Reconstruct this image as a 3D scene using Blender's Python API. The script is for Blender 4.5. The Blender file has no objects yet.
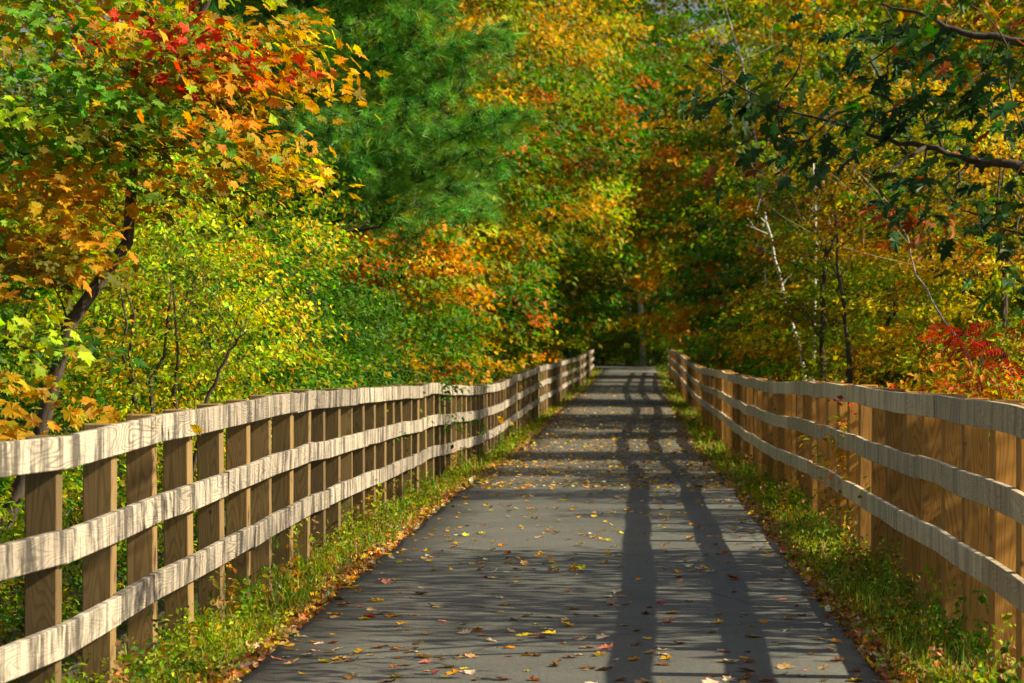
import bpy, math, random
import numpy as np
from mathutils import Vector, Matrix

R = math.radians
rnd = random.Random(7)
rng = np.random.default_rng(11)
scene = bpy.context.scene
COL = scene.collection

# ------------------------------------------------------------------ camera, sky, sun, exposure
F = 2884.0                       # focal length in pixels of a 1024 px wide picture
CZ = 1.58
cam_d = bpy.data.cameras.new('camera')
cam = bpy.data.objects.new('camera', cam_d)
COL.objects.link(cam)
cam.location = (0, 0, CZ)
cam.rotation_euler = (R(90) + math.atan(9.5 / F), 0, math.atan(109 / F))
cam_d.sensor_width = 36
cam_d.lens = 36 * F / 1024
cam_d.clip_start = 0.1
cam_d.clip_end = 3000
cam_d.dof.use_dof = True
cam_d.dof.focus_distance = 19.0
cam_d.dof.aperture_fstop = 6.3
scene.camera = cam

SUN_EL = R(34)
SUN_AZ = R(-6)                   # from the right, a little behind the camera
sun_dir = Vector((math.cos(SUN_EL) * math.cos(SUN_AZ), math.cos(SUN_EL) * math.sin(SUN_AZ), math.sin(SUN_EL)))
world = bpy.data.worlds.new('World')
scene.world = world
world.use_nodes = True
wn = world.node_tree
bg = wn.nodes['Background']
sky = wn.nodes.new('ShaderNodeTexSky')
sky.sky_type = 'NISHITA'
sky.sun_disc = False
sky.sun_elevation = SUN_EL
sky.sun_rotation = R(90) - SUN_AZ
sky.air_density = 1.0
sky.dust_density = 4.0
sky.ozone_density = 0.6
wn.links.new(sky.outputs[0], bg.inputs[0])
bg.inputs[1].default_value = 0.066
sd = bpy.data.lights.new('sun', 'SUN')
sd.energy = 5.0
sd.angle = R(0.53)
sd.color = (1.0, 0.87, 0.64)
sun = bpy.data.objects.new('sun', sd)
COL.objects.link(sun)
sun.rotation_euler = sun_dir.to_track_quat('Z', 'Y').to_euler()
scene.view_settings.view_transform = 'Standard'
scene.view_settings.look = 'None'
scene.view_settings.gamma = 1
scene.view_settings.exposure = 0.74
scene.render.engine = 'CYCLES'
scene.cycles.max_bounces = 6
scene.cycles.diffuse_bounces = 4
scene.cycles.transmission_bounces = 4
scene.cycles.glossy_bounces = 2

# ------------------------------------------------------------------ helpers
def tag(o, label=None, cat=None, group=None, kind=None):
    if label: o['label'] = label
    if cat: o['category'] = cat
    if group: o['group'] = group
    if kind: o['kind'] = kind
    return o

def link(name, data, parent=None):
    o = bpy.data.objects.new(name, data)
    COL.objects.link(o)
    if parent is not None: o.parent = parent
    return o

def empty(name, loc=(0, 0, 0), rz=0, sc=1):
    o = link(name, None)
    o.location = loc
    o.rotation_euler = (0, 0, rz)
    o.scale = (sc,) * 3 if not isinstance(sc, tuple) else sc
    o.empty_display_size = 0.3
    return o

def copy_tree(o, parent=None):
    c = o.copy()
    COL.objects.link(c)
    c.parent = parent
    for ch in [q for q in bpy.data.objects if q.parent == o]:
        copy_tree(ch, c)
    return c

def np_mesh(name, verts, faces_flat, sizes, mat, col=None, smooth=False):
    """verts (N,3); faces_flat loop vertex indices; sizes loops per face"""
    me = bpy.data.meshes.new(name)
    verts = np.asarray(verts, dtype=np.float32)
    faces_flat = np.asarray(faces_flat, dtype=np.int32).ravel()
    sizes = np.asarray(sizes, dtype=np.int32)
    me.vertices.add(len(verts))
    me.vertices.foreach_set('co', verts.ravel())
    me.loops.add(len(faces_flat))
    me.loops.foreach_set('vertex_index', faces_flat)
    me.polygons.add(len(sizes))
    starts = np.concatenate(([0], np.cumsum(sizes)[:-1])).astype(np.int32)
    me.polygons.foreach_set('loop_start', starts)
    me.polygons.foreach_set('loop_total', sizes)
    me.polygons.foreach_set('use_smooth', np.full(len(sizes), bool(smooth)))
    me.materials.append(mat)
    me.update(calc_edges=True)
    if col is not None:
        a = me.color_attributes.new('leaf_colour', 'FLOAT_COLOR', 'POINT')
        c = np.ones((len(verts), 4), dtype=np.float32)
        c[:, :3] = col
        a.data.foreach_set('color', c.ravel())
    me.validate()
    return me

class MB:
    """collects quads/tubes into one mesh"""
    def __init__(s): s.v = []; s.f = []
    def add(s, v, f):
        b = len(s.v); s.v += [tuple(p) for p in v]; s.f += [tuple(i + b for i in q) for q in f]
    def tube(s, pts, rad, n=6, cap=True):
        b = len(s.v); pts = [Vector(p) for p in pts]
        up = Vector((0.3, 0.2, 1)).normalized()
        for i, p in enumerate(pts):
            d = (pts[min(i + 1, len(pts) - 1)] - pts[max(i - 1, 0)])
            d = d.normalized() if d.length > 1e-6 else Vector((0, 0, 1))
            ref = Vector((1, 0, 0)) if abs(d.x) < 0.8 else Vector((0, 1, 0))
            a = d.cross(ref).normalized(); c = d.cross(a)
            for k in range(n):
                t = 2 * math.pi * k / n
                s.v.append(tuple(p + (a * math.cos(t) + c * math.sin(t)) * rad[i]))
        for i in range(len(pts) - 1):
            for k in range(n):
                k2 = (k + 1) % n
                s.f.append((b + i * n + k, b + i * n + k2, b + (i + 1) * n + k2, b + (i + 1) * n + k))
        if cap:
            s.f.append(tuple(b + (len(pts) - 1) * n + k for k in range(n)))
            s.f.append(tuple(b + n - 1 - k for k in range(n)))
    def mesh(s, name, mat, smooth=True):
        flat = [i for q in s.f for i in q]
        return np_mesh(name, np.array(s.v), flat, [len(q) for q in s.f], mat, smooth=smooth)

# ------------------------------------------------------------------ materials
def new_mat(name):
    m = bpy.data.materials.new(name); m.use_nodes = True
    nt = m.node_tree
    return m, nt, nt.nodes['Principled BSDF']

def N(nt, typ, **kw):
    n = nt.nodes.new(typ)
    for k, v in kw.items():
        if k in n.inputs.keys(): n.inputs[k].default_value = v
        else: setattr(n, k, v)
    return n

def ramp(nt, stops, src, interp='LINEAR'):
    r = nt.nodes.new('ShaderNodeValToRGB')
    cr = r.color_ramp
    cr.interpolation = interp
    while len(cr.elements) < len(stops): cr.elements.new(0.5)
    for e, (p, c) in zip(cr.elements, stops):
        e.position = p; e.color = (*c, 1) if len(c) == 3 else c
    nt.links.new(src, r.inputs[0])
    return r

def mix(nt, a, b, fac, mode='MIX'):
    m = nt.nodes.new('ShaderNodeMix'); m.data_type = 'RGBA'; m.blend_type = mode
    for s, v in ((m.inputs[6], a), (m.inputs[7], b)):
        if isinstance(v, tuple): s.default_value = (*v, 1)
        else: nt.links.new(v, s)
    if isinstance(fac, (int, float)): m.inputs[0].default_value = fac
    else: nt.links.new(fac, m.inputs[0])
    return m.outputs[2]

def coords(nt, scale, rand=True):
    tc = nt.nodes.new('ShaderNodeTexCoord')
    mp = nt.nodes.new('ShaderNodeMapping')
    mp.inputs['Scale'].default_value = scale
    nt.links.new(tc.outputs['Object'], mp.inputs['Vector'])
    if rand:
        oi = nt.nodes.new('ShaderNodeObjectInfo')
        ml = N(nt, 'ShaderNodeMath', operation='MULTIPLY'); ml.inputs[1].default_value = 37.0
        nt.links.new(oi.outputs['Random'], ml.inputs[0])
        cb = nt.nodes.new('ShaderNodeCombineXYZ')
        for i in range(3): nt.links.new(ml.outputs[0], cb.inputs[i])
        nt.links.new(cb.outputs[0], mp.inputs['Location'])
        return mp.outputs[0], oi.outputs['Random']
    return mp.outputs[0], None

def leaf_material(name, transl=0.45, rough=0.55, spec=0.22):
    m, nt, p = new_mat(name)
    at = nt.nodes.new('ShaderNodeAttribute'); at.attribute_name = 'leaf_colour'
    nt.links.new(at.outputs['Color'], p.inputs['Base Color'])
    p.inputs['Roughness'].default_value = rough
    p.inputs['Specular IOR Level'].default_value = spec
    tr = nt.nodes.new('ShaderNodeBsdfTranslucent')
    hs = nt.nodes.new('ShaderNodeHueSaturation')
    hs.inputs['Saturation'].default_value = 1.1; hs.inputs['Value'].default_value = 1.25
    nt.links.new(at.outputs['Color'], hs.inputs['Color'])
    nt.links.new(hs.outputs[0], tr.inputs['Color'])
    ms = nt.nodes.new('ShaderNodeMixShader'); ms.inputs[0].default_value = transl
    nt.links.new(p.outputs[0], ms.inputs[1]); nt.links.new(tr.outputs[0], ms.inputs[2])
    nt.links.new(ms.outputs[0], nt.nodes['Material Output'].inputs[0])
    return m

M_LEAF = leaf_material('leaf')
M_OAK = leaf_material('oak_leaf', 0.32, 0.5, 0.22)
M_NEEDLE = leaf_material('needles', 0.35, 0.5, 0.3)
M_DRY = leaf_material('dry_leaf', 0.15, 0.6, 0.25)
M_GRASS = leaf_material('grass_blade', 0.35, 0.5, 0.3)

def bark(name, c1, c2, scale=(9, 9, 2.2), marks=None):
    m, nt, p = new_mat(name)
    v, r = coords(nt, scale)
    n = N(nt, 'ShaderNodeTexNoise', Scale=2.5, Detail=6.0, Roughness=0.65); nt.links.new(v, n.inputs['Vector'])
    c = ramp(nt, [(0.35, c1), (0.65, c2)], n.outputs[0]).outputs[0]
    if marks:
        v2, _ = coords(nt, (1.5, 1.5, 16))
        n2 = N(nt, 'ShaderNodeTexNoise', Scale=1.6, Detail=3.0); nt.links.new(v2, n2.inputs['Vector'])
        f = ramp(nt, [(0.58, (0, 0, 0)), (0.63, (1, 1, 1))], n2.outputs[0]).outputs[0]
        c = mix(nt, c, marks, f)
    nt.links.new(c, p.inputs['Base Color'])
    p.inputs['Roughness'].default_value = 0.9
    b = N(nt, 'ShaderNodeBump', Strength=0.6, Distance=0.02); nt.links.new(n.outputs[0], b.inputs['Height'])
    nt.links.new(b.outputs[0], p.inputs['Normal'])
    return m
M_BARK = bark('bark', (0.030, 0.022, 0.014), (0.10, 0.075, 0.05))
M_GREY = bark('grey_bark', (0.20, 0.18, 0.14), (0.42, 0.38, 0.30))
M_BIRCH = bark('birch_bark', (0.50, 0.46, 0.38), (0.72, 0.68, 0.60), marks=(0.05, 0.04, 0.03))

def wood_rail(name, light, mid, dark, streak=.92):
    m, nt, p = new_mat(name)
    # cathedral grain: contour lines of a stretched noise field (length runs along Y)
    v, r = coords(nt, (1.0, 0.75, 7.0))
    n = N(nt, 'ShaderNodeTexNoise', Scale=1.3, Detail=1.0, Roughness=0.4); nt.links.new(v, n.inputs['Vector'])
    ml = N(nt, 'ShaderNodeMath', operation='MULTIPLY'); ml.inputs[1].default_value = 105.0
    nt.links.new(n.outputs[0], ml.inputs[0])
    sn = N(nt, 'ShaderNodeMath', operation='SINE'); nt.links.new(ml.outputs[0], sn.inputs[0])
    rings = ramp(nt, [(0.0, (0, 0, 0)), (0.6, (0.12, 0.12, 0.12)), (1.0, (.9, .9, .9))],
                 N2(nt, sn.outputs[0])).outputs[0]
    # fine fibre, and narrow dark stains mixed with painted shade that cross the board
    v2, _ = coords(nt, (40, 2.0, 90))
    n2 = N(nt, 'ShaderNodeTexNoise', Scale=1.5, Detail=4.0); nt.links.new(v2, n2.inputs['Vector'])
    # streaks of grey weathering and painted tree shade, several per metre of board
    v3, _ = coords(nt, (0.3, 3.4, 0.8))
    n3 = N(nt, 'ShaderNodeTexNoise', Scale=1.6, Detail=6.0, Roughness=0.75); nt.links.new(v3, n3.inputs['Vector'])
    st = ramp(nt, [(0.47, (0, 0, 0)), (0.58, (1, 1, 1))], n3.outputs[0]).outputs[0]
    v5, _ = coords(nt, (0.2, 11.0, 0.5))
    n5 = N(nt, 'ShaderNodeTexNoise', Scale=1.5, Detail=3.0, Roughness=0.7); nt.links.new(v5, n5.inputs['Vector'])
    st5 = ramp(nt, [(0.50, (0, 0, 0)), (0.64, (1, 1, 1))], n5.outputs[0]).outputs[0]
    v6, _ = coords(nt, (0.5, 1.1, 1.5))
    n6 = N(nt, 'ShaderNodeTexNoise', Scale=1.2, Detail=2.0); nt.links.new(v6, n6.inputs['Vector'])
    rm = N(nt, 'ShaderNodeMath', operation='MULTIPLY'); nt.links.new(rings, rm.inputs[0])
    nt.links.new(ramp(nt, [(0.42, (.12, .12, .12)), (0.62, (1, 1, 1))], n6.outputs[0]).outputs[0], rm.inputs[1])
    c = mix(nt, light, mid, rm.outputs[0])
    c = mix(nt, c, dark, mulv(nt, st5, streak * .6))
    c = mix(nt, c, dark, mulv(nt, st, streak))
    c = mix(nt, c, (0.30, 0.30, 0.30), mulv(nt, n2.outputs[0], 0.9), 'OVERLAY')
    tint = ramp(nt, [(0.0, (0.62, 0.60, 0.58)), (0.5, (.92, .90, .87)), (1.0, (1.04, 1.02, 0.98))], r).outputs[0]
    c = mix(nt, c, tint, 1.0, 'MULTIPLY')
    nt.links.new(c, p.inputs['Base Color'])
    p.inputs['Roughness'].default_value = 0.8
    b = N(nt, 'ShaderNodeBump', Strength=0.35, Distance=0.004)
    ad = N(nt, 'ShaderNodeMath', operation='ADD'); nt.links.new(n2.outputs[0], ad.inputs[0]); nt.links.new(rings, ad.inputs[1])
    nt.links.new(ad.outputs[0], b.inputs['Height']); nt.links.new(b.outputs[0], p.inputs['Normal'])
    return m

def N2(nt, s):
    a = N(nt, 'ShaderNodeMath', operation='MULTIPLY_ADD'); a.inputs[1].default_value = 0.5; a.inputs[2].default_value = 0.5
    nt.links.new(s, a.inputs[0]); return a.outputs[0]
def mulv(nt, s, k):
    a = N(nt, 'ShaderNodeMath', operation='MULTIPLY'); a.inputs[1].default_value = k
    nt.links.new(s, a.inputs[0]); return a.outputs[0]

def wood_post(name, light, mid, dark):
    m, nt, p = new_mat(name)
    v, r = coords(nt, (6.5, 6.5, 0.8))
    n = N(nt, 'ShaderNodeTexNoise', Scale=1.2, Detail=1.0, Roughness=0.4); nt.links.new(v, n.inputs['Vector'])
    sn = N(nt, 'ShaderNodeMath', operation='SINE'); nt.links.new(mulv(nt, n.outputs[0], 120.0), sn.inputs[0])
    rings = N2(nt, sn.outputs[0])
    v2, _ = coords(nt, (45, 45, 2))
    n2 = N(nt, 'ShaderNodeTexNoise', Scale=1.5, Detail=4.0); nt.links.new(v2, n2.inputs['Vector'])
    v3, _ = coords(nt, (7, 7, 4.5))
    vo = N(nt, 'ShaderNodeTexVoronoi', Scale=0.9); nt.links.new(v3, vo.inputs['Vector'])
    kn = ramp(nt, [(0.055, (1, 1, 1)), (0.10, (0, 0, 0))], vo.outputs['Distance']).outputs[0]
    c = mix(nt, light, mid, ramp(nt, [(0.55, (0, 0, 0)), (1.0, (.75, .75, .75))], rings).outputs[0])
    c = mix(nt, c, dark, kn)
    c = mix(nt, c, (0.3, 0.3, 0.3), mulv(nt, n2.outputs[0], 0.8), 'OVERLAY')
    tint = ramp(nt, [(0.0, (0.50, 0.47, 0.42)), (0.5, (0.85, 0.83, 0.78)), (1.0, (1.10, 1.02, 0.92))], r).outputs[0]
    c = mix(nt, c, tint, 1.0, 'MULTIPLY')
    nt.links.new(c, p.inputs['Base Color'])
    p.inputs['Roughness'].default_value = 0.75
    b = N(nt, 'ShaderNodeBump', Strength=0.3, Distance=0.003)
    nt.links.new(n2.outputs[0], b.inputs['Height']); nt.links.new(b.outputs[0], p.inputs['Normal'])
    return m

M_RAIL_L = wood_rail('weathered_rail', (0.64, 0.57, 0.45), (0.25, 0.21, 0.15), (0.075, 0.066, 0.052))
M_RAIL_R = wood_rail('weathered_rail_grey', (0.88, 0.78, 0.56), (0.66, 0.57, 0.40), (0.38, 0.32, 0.23), .5)
M_POST_L = wood_post('treated_post', (0.34, 0.23, 0.085), (0.22, 0.135, 0.045), (0.08, 0.05, 0.02))
M_POST_R = wood_post('amber_post', (0.58, 0.32, 0.065), (0.37, 0.18, 0.033), (0.10, 0.05, 0.02))

def asphalt():
    m, nt, p = new_mat('asphalt')
    v, _ = coords(nt, (1, 1, 1), False)
    n = N(nt, 'ShaderNodeTexNoise', Scale=160.0, Detail=3.0, Roughness=0.7); nt.links.new(v, n.inputs['Vector'])
    c = ramp(nt, [(0.3, (0.045, 0.047, 0.042)), (0.55, (0.115, 0.118, 0.102)), (0.8, (0.30, 0.30, 0.25))], n.outputs[0]).outputs[0]
    n2 = N(nt, 'ShaderNodeTexNoise', Scale=0.9, Detail=5.0, Roughness=0.6); nt.links.new(v, n2.inputs['Vector'])
    c = mix(nt, c, ramp(nt, [(0.3, (0.75, 0.74, 0.72)), (0.7, (1.15, 1.14, 1.12))], n2.outputs[0]).outputs[0], 1.0, 'MULTIPLY')
    n9 = N(nt, 'ShaderNodeTexNoise', Scale=55.0, Detail=4.0, Roughness=0.8); nt.links.new(v, n9.inputs['Vector'])
    c = mix(nt, c, ramp(nt, [(0.35, (0.62, 0.62, 0.61)), (0.65, (1.3, 1.3, 1.26))], n9.outputs[0]).outputs[0], 1.0, 'MULTIPLY')
    vo = N(nt, 'ShaderNodeTexNoise', Scale=38.0, Detail=2.0); nt.links.new(v, vo.inputs['Vector'])
    cr = ramp(nt, [(0.68, (0, 0, 0)), (0.74, (1, 1, 1))], vo.outputs[0]).outputs[0]
    c = mix(nt, c, (0.16, 0.11, 0.06), mulv(nt, cr, 0.6))
    v4, _ = coords(nt, (1, 1, 1), False)
    ck = N(nt, 'ShaderNodeTexVoronoi', feature='DISTANCE_TO_EDGE', Scale=0.35); 
    nd = N(nt, 'ShaderNodeTexNoise', Scale=2.2, Detail=5.0); nt.links.new(v4, nd.inputs['Vector'])
    nt.links.new(mix(nt, v4, nd.outputs['Color'], 0.12), ck.inputs['Vector'])
    ckf = ramp(nt, [(0.0, (1, 1, 1)), (0.006, (0, 0, 0))], ck.outputs['Distance']).outputs[0]
    c = mix(nt, c, (0.03, 0.03, 0.028), mulv(nt, ckf, 0.7))
    nt.links.new(c, p.inputs['Base Color'])
    p.inputs['Roughness'].default_value = 0.85
    b = N(nt, 'ShaderNodeBump', Strength=0.5, Distance=0.006); nt.links.new(n.outputs[0], b.inputs['Height'])
    nt.links.new(b.outputs[0], p.inputs['Normal'])
    return m
M_ASPHALT = asphalt()

def soil():
    m, nt, p = new_mat('leafy_soil')
    v, _ = coords(nt, (1, 1, 1), False)
    n = N(nt, 'ShaderNodeTexNoise', Scale=14.0, Detail=8.0, Roughness=0.75); nt.links.new(v, n.inputs['Vector'])
    c = ramp(nt, [(0.3, (0.03, 0.022, 0.012)), (0.5, (0.10, 0.065, 0.03)), (0.62, (0.22, 0.13, 0.05)), (0.8, (0.30, 0.20, 0.09))], n.outputs[0]).outputs[0]
    n2 = N(nt, 'ShaderNodeTexNoise', Scale=1.3, Detail=4.0); nt.links.new(v, n2.inputs['Vector'])
    c = mix(nt, c, (0.05, 0.08, 0.02), ramp(nt, [(0.45, (0, 0, 0)), (0.6, (1, 1, 1))], n2.outputs[0]).outputs[0])
    nt.links.new(c, p.inputs['Base Color'])
    p.inputs['Roughness'].default_value = 0.95
    b = N(nt, 'ShaderNodeBump', Strength=0.8, Distance=0.04); nt.links.new(n.outputs[0], b.inputs['Height'])
    nt.links.new(b.outputs[0], p.inputs['Normal'])
    return m
M_SOIL = soil()

# ------------------------------------------------------------------ lines of path and fences (from measured stack heights)
def knots(rows, sgn):
    out = []
    for px, yt, yb in rows:
        s = yb - yt
        y = F * 0.94 / s
        out.append((y, (px - 621) * y / F, CZ - (yt - 351) * y / F, CZ - (yb - 351) * y / F))
    out.sort()
    return np.array(out)
KL = knots([(0,442,684),(66,435.5,656),(155,417.7,605),(223,405,564),(310,390.6,516),(341,390,501),(378,387,485),(400,386,473.5),
            (420,385.7,465),(433,383.3,459.5),(455,385.5,451.5),(483,386,443.5),(500,383,433),(515,376,420.5),(542,366.4,402),
            (560,362,391),(571,359,384),(579,357,379.5),(594,349.5,367)], -1)
KR = knots([(1024,412,621),(985,402.5,588.5),(958,397,567),(930,395,549.5),(900,392.4,531.5),(870,389,514),(845,386.4,499),(820,383,482),
            (800,381.6,470),(780,382.3,461),(760,381,450),(740,377,438.5),(720,371,420),(705,369,408),(697,366.5,400),
            (685,359,388),(675,353,378),(667,348,366)], 1)
def smooth_cols(K):
    K = K.copy()
    for c in (1,):
        K[1:-1, c] = 0.5 * K[1:-1, c] + 0.25 * (K[:-2, c] + K[2:, c])
    K[:, 2] = 0.5 * (K[:, 2] + K[:, 3] + 0.94)          # keep a constant stack, mean of both edges
    K[:, 3] = K[:, 2] - 0.94
    return K
KL, KR = smooth_cols(KL), smooth_cols(KR)
def fence_at(K, y):
    """x of the path-side rail face, z of the top-rail top"""
    return float(np.interp(y, K[:, 0], K[:, 1])), float(np.interp(y, K[:, 0], K[:, 2]))
GY = [-30, 25, 33, 40, 48, 60, 75, 100, 120, 150, 162, 175, 260]
GZ = [0.0, 0.0, -.03, -.08, -.2, -.2, -.11, 0.0, 0.12, 0.42, 0.58, 0.62, 0.9]
def prof(y): return np.interp(y, GY, GZ)
def xl(y): return np.interp(y, KL[:, 0], KL[:, 1])
def xr(y): return np.interp(y, KR[:, 0], KR[:, 1])
SY = np.array([-30., 20, 50, 90, 125, 155, 170])
def path_l(y): return np.interp(y, SY, [-1.81, -1.81, -1.78, -1.60, -1.25, -0.95, -0.9])
def path_r(y): return np.interp(y, SY, [1.23, 1.24, 1.30, 1.42, 1.60, 1.85, 1.9])
def sstep(t): t = np.clip(t, 0, 1); return t * t * (3 - 2 * t)
def hills(x, y):
    return 0.35 * np.sin(x * 0.21 + 1.3) * np.sin(y * 0.13 + .7) + 0.12 * np.sin(x * .9 + y * .57)
def ground(x, y):
    x = np.asarray(x, float); y = np.asarray(y, float)
    base = prof(y)
    out = np.maximum(xl(y) - 0.25 - x, x - xr(y) - 0.2)          # distance beyond the fence
    t = sstep(out / 3.0)
    far = 1 - sstep((y - 150) / 25)                            # embankment fades into the wood at the far end
    wob = 0.03 * np.sin(x * 5.1 + y * 3.3) * np.sin(y * 1.7) * sstep(out / .5)
    z = base - 0.9 * t * far + hills(x, y) * sstep((out - 1) / 4) + wob
    verge = sstep(np.maximum(path_l(y) + 0.0 - x, x - path_r(y)) / 0.5)
    return z - 0.13 * verge * far + 0.02 * (1 - far) * 0

xs = np.concatenate((np.array([-700, -400, -220, -120, -70, -45, -30, -22, -17, -14]), np.arange(-12, -4, .8), np.arange(-4, 4.01, .2),
                     np.arange(4.8, 12.1, .8), np.array([14, 17, 22, 30, 45, 70, 120, 220, 400, 700])))
ys = np.concatenate((np.array([-300, -150, -80, -40]), np.arange(-30, 180, 1.0), np.arange(180, 260, 5), np.array([270, 300, 350, 450, 700, 1200])))
gx, gy = np.meshgrid(xs, ys)
gz = ground(gx, gy)
vv = np.stack((gx.ravel(), gy.ravel(), gz.ravel()), 1)
nx, ny = len(xs), len(ys)
ii = (np.arange(ny - 1)[:, None] * nx + np.arange(nx - 1)[None, :]).ravel()
ff = np.stack((ii, ii + 1, ii + nx + 1, ii + nx), 1)
g = link('ground', np_mesh('ground', vv, ff, np.full(len(ff), 4), M_SOIL, smooth=True))
tag(g, kind='structure')

# path ribbon, bends away to the left past the fences
pb = MB()
rows = []
pys = list(np.arange(-30, 163, 0.5))
for y in pys:
    j = 0.025 * math.sin(y * 2.3) + 0.02 * math.sin(y * 5.9 + 1)
    j2 = 0.025 * math.sin(y * 1.9 + 2) + 0.02 * math.sin(y * 6.7)
    rows.append(((path_l(y) + j, y), (path_r(y) + j2, y)))
cx, cy, th = 0.5 * (path_l(163) + path_r(163)), 163.0, R(90)
for k in range(70):
    th = R(90) + min(R(68), max(0, k - 2) * R(2.2))
    nxn = (-math.sin(th), math.cos(th))
    w = 1.4
    rows.append(((cx + nxn[0] * w, cy + nxn[1] * w), (cx - nxn[0] * w, cy - nxn[1] * w)))
    cx += math.cos(th) * .6; cy += math.sin(th) * .6
NS = 6
pv, pf = [], []
for a, b in rows:
    for k in range(NS + 1):
        t = k / NS
        x, y = a[0] * (1 - t) + b[0] * t, a[1] * (1 - t) + b[1] * t
        z = max(float(prof(y)), float(ground(x, y)) if y > 150 else -9) + 0.03
        pv.append((x, y, z))
W1 = NS + 1
for i in range(len(rows) - 1):
    for k in range(NS):
        pf.append((i * W1 + k, i * W1 + k + 1, (i + 1) * W1 + k + 1, (i + 1) * W1 + k))
b0 = len(pv)
for i, (a, b) in enumerate(rows):                              # skirts so that the slab has an edge
    pv.append((pv[i * W1][0] - .03, pv[i * W1][1], pv[i * W1][2] - .12)); pv.append((pv[i * W1 + NS][0] + .03, pv[i * W1 + NS][1], pv[i * W1 + NS][2] - .12))
for i in range(len(rows) - 1):
    pf.append((b0 + 2 * i, i * W1, (i + 1) * W1, b0 + 2 * i + 2))
    pf.append((i * W1 + NS, b0 + 2 * i + 1, b0 + 2 * i + 3, (i + 1) * W1 + NS))
pb.add(pv, pf)
tag(link('path', pb.mesh('path', M_ASPHALT)), kind='structure')

# ------------------------------------------------------------------ fences
def post_mesh(mat, h, w=0.14, c=0.006, seed=0):
    r = random.Random(seed)
    v, f = [], []
    def ring(z, ins):
        a = w / 2 - ins
        pts = [(-a + c, -a), (a - c, -a), (a, -a + c), (a, a - c), (a - c, a), (-a + c, a), (-a, a - c), (-a, -a + c)]
        b = len(v); v.extend((x, y, z) for x, y in pts); return b
    rs = [ring(-0.6, 0), ring(h * .5, 0), ring(h - c, 0), ring(h, c)]
    for a, b in zip(rs[:-1], rs[1:]):
        for k in range(8):
            f.append((a + k, a + (k + 1) % 8, b + (k + 1) % 8, b + k))
    f.append(tuple(rs[-1] + k for k in range(8)))
    m = MB(); m.add(v, f)
    return m.mesh('post', mat, smooth=False)

RAIL_H, RAIL_T, RAIL_STEP = 0.14, 0.038, 0.40
def rail_mesh(K, side, y0, y1, drop, mat, r, jit):
    """one board, from y0 to y1, following the line of the fence"""
    n = max(1, int(round((y1 - y0) / 1.22)))
    v, f = [], []
    ox, oz = r.uniform(-.004, .004), r.uniform(-.007, .007)
    tw = r.uniform(-.03, .03)
    wob = [r.uniform(-1, 1) for _ in range(3)]
    yc = 0.5 * (y0 + y1)
    for i in range(n + 1):
        y = y0 + (y1 - y0) * i / n
        X, Z = fence_at(K, y)
        jx, jz = jit(y)
        X += jx + ox + .004 * wob[0] * math.sin(y * 2.1 + wob[1] * 9)
        Z += jz + oz - drop + .003 * wob[2] * math.sin(y * 1.3 + wob[0] * 7)
        a, b = (X - RAIL_T, X) if side < 0 else (X, X + RAIL_T)
        h = RAIL_H / 2 + .002 * math.sin(y * 3 + wob[1] * 5)
        zc = Z - RAIL_H / 2
        c = .004
        for dx, dz in ((a, -h + c), (a + c, -h), (b - c, -h), (b, -h + c), (b, h - c), (b - c, h), (a + c, h), (a, h - c)):
            v.append((dx + tw * dz, y - yc, zc + dz))
    for i in range(n):
        for k in range(8):
            f.append((i * 8 + k, i * 8 + (k + 1) % 8, (i + 1) * 8 + (k + 1) % 8, (i + 1) * 8 + k))
    f.append(tuple(range(7, -1, -1))); f.append(tuple(n * 8 + k for k in range(8)))
    m = MB(); m.add(v, f)
    return m.mesh('rail', mat, smooth=False), yc

def build_fence(K, side, first, matp, matr, label, seed):
    r = random.Random(seed)
    root = empty('wooden_fence', (0, 0, 0))
    tag(root, label, 'fence')
    SP = 1.22
    yend = K[-1, 0]
    start = first - 5 * SP
    npost = int((yend - start) / SP)
    jx = [r.gauss(0, .005) for _ in range(npost + 3)]
    jz = [r.gauss(0, .004 if (side < 0 and i_ < 14) else .008) for i_ in range(npost + 3)]
    def jit(y):
        t = min(max((y - start) / SP, 0), npost + 1); k = int(t); u = t - k
        return jx[k] * (1 - u) + jx[k + 1] * u, jz[k] * (1 - u) + jz[k + 1] * u
    variants = [post_mesh(matp, 1.24 + 0.012 * q, seed=q) for q in range(3)]
    far = MB()
    for k in range(npost):
        y = start + k * SP + r.gauss(0, .012)
        X, Z = fence_at(K, y); a, b = jit(y)
        cx = X + a + (-(RAIL_T + .07) if side < 0 else (RAIL_T + .07)) + (-.006 if side < 0 else .006)
        if k < 99:
            o = link('post', variants[k % 3], root)
            o.location = (cx, y, Z + b + .004 - 1.24 - .012 * (k % 3))
            o.rotation_euler = (r.gauss(0, .006), r.gauss(0, .006), r.gauss(0, .045) + (math.pi / 2) * r.randrange(4))
        else:
            me = variants[0]
            zb = Z + b + .004 - 1.24
            far.add([(q.co.x + cx, q.co.y + y, q.co.z + zb) for q in me.vertices], [tuple(p.vertices) for p in me.polygons])
    if far.v:
        o = link('post', far.mesh('post', matp, smooth=False), root); o['kind'] = 'stuff'
    # rails: 12 ft boards, three bays each, joints staggered between the courses
    nr = 0
    for course in range(3):
        y = start - .05 + SP * course * 0 ; k = 0
        bays = [4, 4, 4]
        y = start + (0, 1, 2)[course] * SP - 4 * SP * (course > 0)
        y = max(y, start - .05)
        firstlen = (4, 1, 2)[course]
        while y < yend - .3:
            L = (firstlen if k == 0 else 4) * SP
            y1 = min(y + L, yend)
            me, yc = rail_mesh(K, side, y + .006, y1 - .006, course * RAIL_STEP, matr, r, jit)
            o = link('rail', me, root); o.location = (0, yc, 0)
            y = y1; k += 1; nr += 1
    return root
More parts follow.
